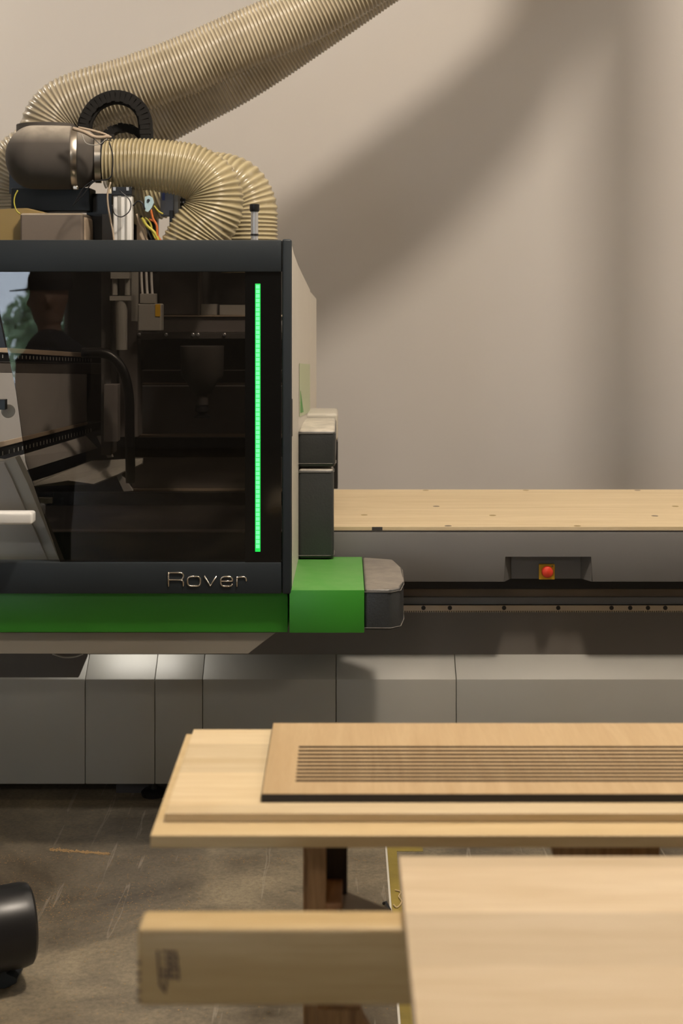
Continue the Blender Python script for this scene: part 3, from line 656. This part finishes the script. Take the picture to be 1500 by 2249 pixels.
# hoses
def hose(name, pts, r, mat, pitch=.0135, amp=.0048, label='', cat='hose', endrings=None, r_end=None, seg=44):
    pp = resample(catmull(pts, 24), pitch / 6)
    n = len(pp); rad = []; rib = []
    for i in range(n):
        ph = (i % 6) / 6; s = 0.5 + 0.5 * math.cos(2 * math.pi * ph); s = s ** 1.3
        rr = r if r_end is None else lerp(r, r_end, i / (n - 1))
        rad.append(rr + amp * s - amp / 2); rib.append(s)
    b = B(); lay = b.verts.layers.float.new('rib'); rings = sweep(b, pp, rad, seg, cap=False)
    for ring, s in zip(rings, rib):
        for v in ring: v[lay] = s
    o = obj(name, b, mat, smooth=True); tag(o, label, cat); return o
Y1, Y2 = 5.02, 5.30
W = Vector
big = hose('suction_hose', [P(112, 315, Y1), P(112, 276, Y1), P(138, 240, Y1), P(195, 215, Y1), P(280, 190, Y1), P(400, 146, Y1), P(512, 97, Y1), P(600, 60, Y1), P(690, 18, Y1), P(780, -32, Y1), P(860, -85, Y1), W((.40, 4.99, 3.02)), W((.62, 4.97, 3.24)), W((.79, 4.95, 3.50)), W((.88, 4.95, 3.85)), W((.90, 4.95, 4.2)), W((.90, 4.95, 4.58))],
     .104, M['hose'], label='long ribbed translucent hose rising to the top edge, nearer of two')
hose('suction_hose', [P(12, 480, Y2), P(14, 410, Y2), P(60, 345, Y2), P(150, 318, Y2), P(260, 293, Y2), P(337, 262, Y2), P(420, 218, Y2), P(507, 172, Y2), P(580, 127, Y2), P(654, 77, Y2), P(740, 18, Y2), P(826, -42, Y2), P(900, -92, Y2), W((.45, 5.28, 3.10)), W((.68, 5.24, 3.30)), W((.90, 5.2, 3.55)), W((1.04, 5.18, 3.9)), W((1.06, 5.18, 4.2)), W((1.06, 5.18, 4.58))],
     .106, M['hose'], label='long ribbed translucent hose running below and behind the nearer long one')
hose('suction_hose', [P(232, 360, 4.74), P(300, 360, 4.74), P(370, 366, 4.74), P(425, 378, 4.74), P(462, 405, 4.74), P(472, 443, 4.74), P(462, 478, 4.74), P(440, 508, 4.74), P(422, 542, 4.74), P(414, 570, 4.74)],
     .080, M['hose2'], .0125, .005, label='short ribbed amber hose bending down in a U beside the elbow', r_end=.103)
hose('suction_hose', [P(252, 440, 5.04), P(330, 424, 5.04), P(400, 406, 5.03), P(470, 396, 5.0), P(520, 410, 4.98), P(545, 450, 4.98), P(548, 500, 4.98), P(548, 600, 4.98)],
     .098, M['hose2'], .0145, .005, label='amber ribbed hose arching down behind the silver rod')
dp = thing('ceiling_duct', 'vertical round duct dropping from the ceiling above the machine', 'duct', (.965, 4.6, CE))
b = B(); lathe(b, (.965, 4.6, CE), (0, 0, -1), [(0, .075), (1.84, .075), (1.90, .06), (1.92, .02)], 32); obj('duct_pipe', b, M['alu'], dp, auto=40)
b = B(); cyl(b, P(111, 330, Y1), P(111, 276, Y1), .118); 
o = obj('hose_collar', b, M['alu'], big, auto=40)
o.data.materials[0] = M['dome']
# cable chain arch
def chain(pts, Y, wd, th, label):
    pp = resample(catmull([P(x, y, Y) for x, y in pts], 16), .017); t = thing('cable_chain', label, 'cable chain', pp[0])
    fr = frames(pp)
    b = B()
    for i, (p, (tt, u, v)) in enumerate(zip(pp, fr)):
        m_ = Matrix((tt, Vector((0, 1, 0)), tt.cross(Vector((0, 1, 0))))).transposed().to_4x4(); m_.translation = p
        r_ = bmesh.ops.create_cube(b, size=1.0); sc_ = (.0155, wd, th if i % 2 else th * .86)
        for vv in r_['verts']: vv.co = m_ @ Vector([vv.co[k] * sc_[k] for k in range(3)])
    o = obj('chain_links', b, M['rubber'], t)
    b = B(); sweep(b, pp, 0, sq=(th * .55, wd * .96)); 
    obj('cables', b, M['rubber'], t)
chain([(186, 290), (190, 262), (212, 230), (250, 214), (288, 222), (314, 250), (321, 300), (322, 420)], 4.86, .05, .036, 'tall black cable chain arch standing before the long hoses')
chain([(226, 312), (240, 292), (268, 281), (298, 288), (316, 308), (320, 350)], 4.93, .05, .030, 'low black cable chain arch nested under the taller arch')

# ------------------------------------------------------------------ foreground wood
def slabz(name, lx0, Yf, Yr, z0, z1, mat, lab, cat='board', xr=1.6, bev=.0012, mats=None):
    b = B(); box(b, lx0, xr, Yf, Yr, z0, z1, bev, 2)
    o = obj(name, b, mats or mat); tag(o, lab, cat); return o
ZB = .850
yf = F * (EYE - ZB) / (1835 - VY); slabz('maple_board', PX(330, yf), yf, 2.718, ZB - .019, ZB, M['maple2'], 'bottom maple board of the stack on the sawhorse')
z2 = ZB + .014; yf2 = F * (EYE - ZB) / (1805.5 - VY)
slabz('maple_board', PX(362, yf2), yf2, 2.702, ZB, z2, M['maple'], 'middle pale board lying directly under the grooved board')
z3 = z2 + .0135; yf3 = F * (EYE - z2) / (1762 - VY); yr3 = 2.696
X3 = PX(574, yf3)
gb = thing('grooved_board', 'black edged oak board with long parallel grooves on top of the stack', 'board', (1.0, 2.5, z2))
b = B(); box(b, X3, 1.6, yf3, yr3, z2, z3 - .005); box(b, X3, 1.6, yf3, yf3 + .0008, z3 - .005, z3 - .0006); box(b, X3, X3 + .0008, yf3 + .0008, yr3, z3 - .005, z3 - .0006); obj('core', b, M['edge'], gb, label='black core')
# veneer with real grooves: strips between the slots
vz0, vz1 = z3 - .005, z3
gy = []
for k in range(10):
    yy = 1640.5 + k * (1714.5 - 1640.5) / 9; gy.append(F * (EYE - z3) / (yy - VY))
gy = sorted(gy); gx0 = PX(653, gy[5]); hw = .0052
b = B(); box(b, X3 + .0008, gx0, yf3 + .0008, yr3, vz0, vz1); 
ed = [yf3 + .0008] + [v for y in gy for v in (y - hw, y + hw)] + [yr3]
for a, c in zip(ed[0::2], ed[1::2]): box(b, gx0, 1.6, a, c, vz0, vz1)
obj('veneer', b, M['oak'], gb)
for y in gy:
    b = B(); box(b, gx0, 1.6, y - hw, y + hw, vz0, vz0 + .0003); box(b, gx0, 1.6, y + hw - .0006, y + hw + .0001, vz0 + .0003, vz1 - .0002); box(b, gx0, gx0 + .0006, y - hw, y + hw - .0007, vz0 + .0003, vz1 - .0002); obj('groove', b, M['groove'], gb)

# timber beam and the panel on it
YM = 1.75; zm1 = PZ(2040, YM); zm0 = PZ(2211, YM)
b = B(); box(b, PX(302, YM), .42, YM, YM + .054, zm0, zm1, .006, 3)
tmb = obj('timber_beam', b, M['studw'], auto=30); tag(tmb, 'blurred pine timber lying under the near panel, dark stamp on its left', 'timber')
b = B()
def st(x, y): return P(x, y, YM - .0004)
for a in (((346, 2088), (352, 2160)), ((356, 2090), (388, 2092)), ((358, 2104), (392, 2104)), ((372, 2090), (376, 2150)), ((386, 2094), (392, 2152)), ((354, 2130), (394, 2128)), ((352, 2142), (390, 2146)), ((350, 2160), (364, 2180)), ((360, 2116), (390, 2118)), ((366, 2130), (364, 2170))):
    sweep(b, [st(*a[0]), st(*a[1])], .0016, 6)
for yy in (2112, 2135, 2150, 2175, 2195): box(b, PX(302, YM) - .0004, PX(302, YM) + .004, YM - .0003, YM + .01, PZ(yy + 6, YM), PZ(yy, YM))
obj('ink_stamp', b, M['ink'], tmb)
zp0, zp1 = zm1 + .0004, zm1 + .0195; yrp = F * (EYE - zp1) / (1880 - VY)
b = B(); box(b, PX(876, yrp), 1.3, 1.16, yrp, zp0, zp1, .0015, 2)
pn = obj('wide_panel', b, M['panelw']); tag(pn, 'large blurred pale wood panel nearest the camera at lower right', 'board')

# sawhorses
def sawhorse(x, yc, ztop, label, dark=True):
    t = thing('sawhorse', label, 'sawhorse', (x, yc, 0)); return t
sh = thing('sawhorse', 'brown pine sawhorse with a dark second post under the board stack', 'sawhorse', (-.06, 2.5, 0))
zt = ZB - .0195
Yl = 2.40
b = B(); box(b, PX(677, Yl), PX(716, Yl), Yl, Yl + .045, .035, zt, .002); obj('leg', b, M['pine'], sh)
b = B(); box(b, PX(714, 2.50), PX(763, 2.50), 2.50, 2.54, .035, zt, .002); obj('leg', b, M['darkw'], sh, label='black post')
b = B(); box(b, -.075, -.03, 2.62, 2.665, .035, zt, .002); obj('leg', b, M['pine'], sh)
zs_ = PZ(1985, Yl)
b = B(); box(b, PX(679, Yl), PX(752, Yl), Yl + .002, 2.66, zs_ - .09, zs_, .002); obj('stretcher', b, M['pinex'], sh)
b = B(); prism(b, [P(736, 1976, 2.46), P(762, 1958, 2.52), P(862, 1998, 2.40), P(870, 2030, 2.34), P(745, 2012, 2.36)], (0, .004, -.02), .001, 1); obj('brace', b, M['greyw'], sh, label='weathered grey diagonal brace')
b = B(); zz = PZ(2222, 2.36); pprism(b, [(695, 2218), (792, 2218), (797, 2240), (812, 2262), (850, 2320), (695, 2320)], 2.37, .025, .001); obj('gusset', b, M['pine'], sh)
b = B(); box(b, -.08, .02, 2.36, 2.70, 0, .035, .003); obj('foot_rail', b, M['pinex'], sh)
b = B(); sweep(b, [P(842, 1984, 3.93), P(848, 1982, 3.92), P(856, 1998, 3.88)], .004, 8); hk = obj('bent_hook', b, M['black']); tag(hk, 'small bent black hook on the floor by the yellow tape', 'hook')
hk.location.z = -(min(v.co.z for v in hk.data.vertices)) if False else 0
# far sawhorse seen in the gap at right
s2 = thing('sawhorse', 'dark brown sawhorse glimpsed in the gap at right between stack and near panel', 'sawhorse', (.55, 2.45, 0))
b = B(); box(b, PX(1215, 2.40), PX(1450, 2.40), 2.40, 2.52, zt - .09, zt, .003); obj('top_rail', b, M['pine'], s2)
for xx in (.45, .60):
    b = B(); box(b, xx, xx + .045, 2.44, 2.485, 0, zt - .09, .002); obj('leg', b, M['pine'], s2)
# sawhorse under the near timber
s3 = thing('sawhorse', 'sawhorse below the frame that carries the near timber', 'sawhorse', (.2, 1.78, 0))
for xx in (.20, .30):
    b = B(); box(b, xx, xx + .045, YM + .004, YM + .05, 0, zm0, .002); obj('leg', b, M['pine'], s3)
b = B(); box(b, .245, .30, YM + .01, YM + .045, .2, .28, .002); obj('stretcher', b, M['pine'], s3)

# black motor at the lower left
YMo = 3.40
mo = thing('black_motor', 'black cylindrical motor lying on the floor at the lower left edge', 'motor', P(-20, 2160, YMo))
b = B(); c = P(-160, 2068, YMo); s_ = YMo / F
lathe(b, c, (1, .45, -.0), [(0, 88 * s_), (150 * s_, 90 * s_), (205 * s_, 90 * s_), (222 * s_, 86 * s_), (228 * s_, 78 * s_), (229 * s_, 8 * s_)], 56); obj('motor_body', b, M['black'], mo, auto=35)
b = B(); pprism(b, [(-120, 2120), (14, 2118), (12, 2140), (38, 2150), (36, 2160), (10, 2172), (-120, 2173)], 3.45, .09, .002)
obj('mounting_foot', b, M['char'], mo)
dz = min((v.co.z for v in bpy.data.objects['mounting_foot'].data.vertices))

# floor tape
tx = .132
b = B(); box(b, tx, tx + .028, 2.6, 4.30, 0.0, .0012); box(b, tx, .24, 4.30, 4.34, 0.0, .0012)
tp = obj('floor_tape', b, M['tapey']); tag(tp, 'worn yellow tape line stuck on the concrete floor', 'tape')
b = B(); box(b, tx - .006, tx - .0005, 2.6, 4.34, 0.0, .001); obj('pale_edge', b, M['tapew'], tp)
# sawdust and shavings
b = B()
def chip(x, y, z, s):
    a = random.random() * math.pi; c_, s2_ = math.cos(a), math.sin(a); l, wd = s * random.uniform(.6, 2.2), s * random.uniform(.3, .7)
    v = [b.verts.new((x + c_ * u - s2_ * w_, y + s2_ * u + c_ * w_, z + random.uniform(.0002, .0012))) for u, w_ in ((-l, -wd), (l, -wd), (l, wd), (-l, wd))]; b.faces.new(v)
for k in range(2600):
    px = random.gauss(170, 150) if k % 2 else random.uniform(-100, 900); py = random.gauss(1985, 45) if k % 2 else random.uniform(1780, 2240)
    if py < 1775 or py > 2300: continue
    Y = FY(py); chip(PX(px, Y), Y, 0, .0013)
for k in range(500):
    Y = FY(random.gauss(1888, 6)); chip(PX(random.uniform(-50, 900), Y), Y, 0, .0013)
for k in range(260):
    t_ = random.random(); Y = FY(lerp(1866, 1876, t_) + random.gauss(0, 1.3)); chip(PX(lerp(110, 240, t_), Y), Y, 0, .003)
sd = obj('sawdust', b, M['dust']); tag(sd, 'orange sawdust and shavings scattered over the concrete floor', 'sawdust', kind='stuff')
b = B(); pts_ = []
for (x, y) in ((868, 1958), (880, 1962), (876, 1972), (882, 1984), (872, 1996), (864, 1990)): pts_.append(Vector((PX(x, FY(y)), FY(y), .004)))
tube(b, pts_, .0022, 6); cu = obj('wood_shaving', b, M['maple2'], smooth=True); tag(cu, 'thin curled pale shaving lying on the yellow floor tape', 'shaving')

# ------------------------------------------------------------------ person whose reflection shows in the glass
pr = thing('person', 'person in dark clothes and a black cap, in profile, reflected in the glass', 'person', (-1.36, 1.5, 0))
def skin_mesh(name, verts, edges, radii, mat, parent, root=0):
    me = bpy.data.meshes.new(name); me.from_pydata(verts, edges, []); o = bpy.data.objects.new(name, me); C.objects.link(o)
    me.materials.append(mat); m_ = o.modifiers.new('skin', 'SKIN'); m_.use_smooth_shade = True; 
    sv = me.skin_vertices[0].data if me.skin_vertices else None
    if sv is None: return o
    for i, r_ in enumerate(radii): sv[i].radius = (r_, r_) if not isinstance(r_, tuple) else r_
    sv[root].use_root = True
    s = o.modifiers.new('sub', 'SUBSURF'); s.levels = 2; s.render_levels = 2
    o.parent = parent; return o
# bodies built as swept, tapered solids joined into one surface by voxel remesh; facing -X
bx = -1.72; PSH = Matrix.Translation((0.335, 1.5, 0))
b = B()
def limb(pts, rr, seg=16):
    pp = catmull(pts, 6); n = len(pp); ra = []
    for i in range(n):
        t = i / (n - 1) * (len(rr) - 1); k = min(int(t), len(rr) - 2); ra.append(lerp(rr[k], rr[k + 1], t - k))
    sweep(b, pp, ra, seg)
limb([(bx, 0, .92), (bx, 0, 1.08), (bx + .01, 0, 1.25), (bx + .01, 0, 1.38), (bx, 0, 1.46)], [.15, .145, .165, .16, .07])
limb([(bx, -.19, 1.41), (bx, 0, 1.42), (bx, .19, 1.41)], [.07, .085, .07])
limb([(bx + .005, 0, 1.42), (bx - .005, 0, 1.50), (bx - .015, 0, 1.58)], [.065, .056, .055])
for s in (-1, 1):
    limb([(bx, s * .19, 1.41), (bx + .02, s * .235, 1.15), (bx - .08, s * .22, 0.98)], [.058, .046, .038]); limb([(bx - .08, s * .22, .98), (bx - .28, s * .12, 1.02)], [.038, .027])
    limb([(bx, s * .09, .95), (bx - .01, s * .10, .50), (bx + .01, s * .10, .08)], [.10, .065, .045]); limb([(bx + .04, s * .10, .05), (bx - .06, s * .11, .045), (bx - .16, s * .12, .035)], [.045, .045, .032])
    hx, hy, hz = bx - .28, s * .12, 1.02
    limb([(hx, hy, hz), (hx - .05, hy, hz + .005), (hx - .09, hy - s * .005, hz)], [.028, .036, .03])
    for f_ in range(4): limb([(hx - .08, hy + (f_ - 1.5) * .018, hz), (hx - .12, hy + (f_ - 1.5) * .019, hz - .008), (hx - .14, hy + (f_ - 1.5) * .018, hz - .03)], [.010, .009, .0075], 8)
    limb([(hx - .03, hy - s * .025, hz), (hx - .06, hy - s * .05, hz - .005), (hx - .085, hy - s * .055, hz - .015)], [.012, .010, .008], 8)
# head, facing -X: skull, jaw, nose, chin, ear
limb([(bx - .005, 0, 1.54), (bx - .012, 0, 1.60), (bx - .010, 0, 1.66), (bx - .005, 0, 1.72), (bx, 0, 1.775)], [.060, .078, .092, .090, .045], 20)
limb([(bx - .03, 0, 1.575), (bx - .082, 0, 1.572)], [.05, .026]); limb([(bx - .085, 0, 1.665), (bx - .104, 0, 1.632), (bx - .112, 0, 1.622)], [.014, .015, .010], 8)
limb([(bx - .08, 0, 1.60), (bx - .092, 0, 1.598)], [.022, .013], 8); limb([(bx - .08, 0, 1.61), (bx - .095, 0, 1.612)], [.02, .01], 8)
for s in (-1, 1): limb([(bx + .005, s * .085, 1.665), (bx + .008, s * .096, 1.645), (bx + .002, s * .09, 1.615)], [.012, .015, .009], 8)
body = obj('body', b, M['skin'], pr, smooth=True)
rm = body.modifiers.new('remesh', 'REMESH'); rm.mode = 'VOXEL'; rm.voxel_size = .0085; rm.use_smooth_shade = True
b = B()
def limb2(bm, pts, rr, seg=20):
    pp = catmull(pts, 6); n = len(pp); ra = []
    for i in range(n):
        t = i / (n - 1) * (len(rr) - 1); k = min(int(t), len(rr) - 2); ra.append(lerp(rr[k], rr[k + 1], t - k))
    sweep(bm, pp, ra, seg)
limb2(b, [(bx, 0, .88), (bx, 0, 1.08), (bx + .01, 0, 1.25), (bx + .01, 0, 1.38), (bx, 0, 1.47)], [.168, .16, .178, .175, .08])
limb2(b, [(bx, -.20, 1.41), (bx, 0, 1.425), (bx, .20, 1.41)], [.078, .095, .078])
for s in (-1, 1): limb2(b, [(bx, s * .19, 1.41), (bx + .02, s * .235, 1.15), (bx - .08, s * .22, .98), (bx - .22, s * .15, 1.01)], [.072, .058, .05, .04])
sh_ = obj('shirt', b, M['shirt'], pr, smooth=True); rm = sh_.modifiers.new('remesh', 'REMESH'); rm.mode = 'VOXEL'; rm.voxel_size = .01; rm.use_smooth_shade = True
b = B()
for s in (-1, 1): limb2(b, [(bx, s * .085, .95), (bx - .01, s * .10, .50), (bx + .01, s * .10, .10)], [.115, .085, .07])
obj('trousers', b, M['char'], pr, smooth=True)
b = B(); lathe(b, (bx - .003, 0, 1.695), (0, 0, 1), [(0, .104), (.05, .106), (.09, .092), (.115, .06), (.122, .01)], 32); 
prism(b, [(bx - .08 + .0, -.075, 1.70), (bx - .16, -.06, 1.69), (bx - .195, 0, 1.688), (bx - .16, .06, 1.69), (bx - .08, .075, 1.70)], (0, 0, .006)); obj('cap', b, M['cap'], pr, smooth=False)

for o in pr.children:
    o.data.transform(PSH)

# trees outside the window
def tree(x, y, h, r_, lab):
    t = thing('tree', lab, 'tree', (x, y, 0)); bb = B(); sweep(bb, [Vector((x, y, -.1)), Vector((x, y, h))], [.12, .07], 10); obj('trunk', bb, M['bark'], t)
    bb = B()
    for k in range(900):
        d_ = Vector((random.gauss(0, 1), random.gauss(0, 1), random.gauss(0, 1))).normalized() * r_ * random.random() ** .4
        p = Vector((x, y, h)) + d_; a_ = Vector((random.gauss(0, 1), random.gauss(0, 1), random.gauss(0, 1))).normalized(); c_ = a_.orthogonal().normalized(); s = .11
        bb.faces.new([bb.verts.new(p + a_ * s), bb.verts.new(p + c_ * s * .6), bb.verts.new(p - a_ * s), bb.verts.new(p - c_ * s * .6)])
    o = obj('foliage', bb, M['leaf'], t); o['kind'] = 'stuff'
tree(-6.6, -11.0, 1.9, 1.0, 'leafy tree outside the window, further left'); tree(-4.1, -12.0, 1.0, .8, 'leafy tree outside the window, further right')

# groups of like things
for o in C.objects:
    if o.parent or 'category' not in o: continue
    n = o.name.split('.')[0]
    gdict = {'suction_hose': 'translucent suction hoses', 'cable_chain': 'black cable chains', 'sawhorse': 'wooden sawhorses',
             'maple_board': 'boards stacked on the sawhorse', 'key_or_fill_lamp': 'ceiling lamps', 'tree': 'trees outside the window'}
    if n in gdict: o['group'] = gdict[n]
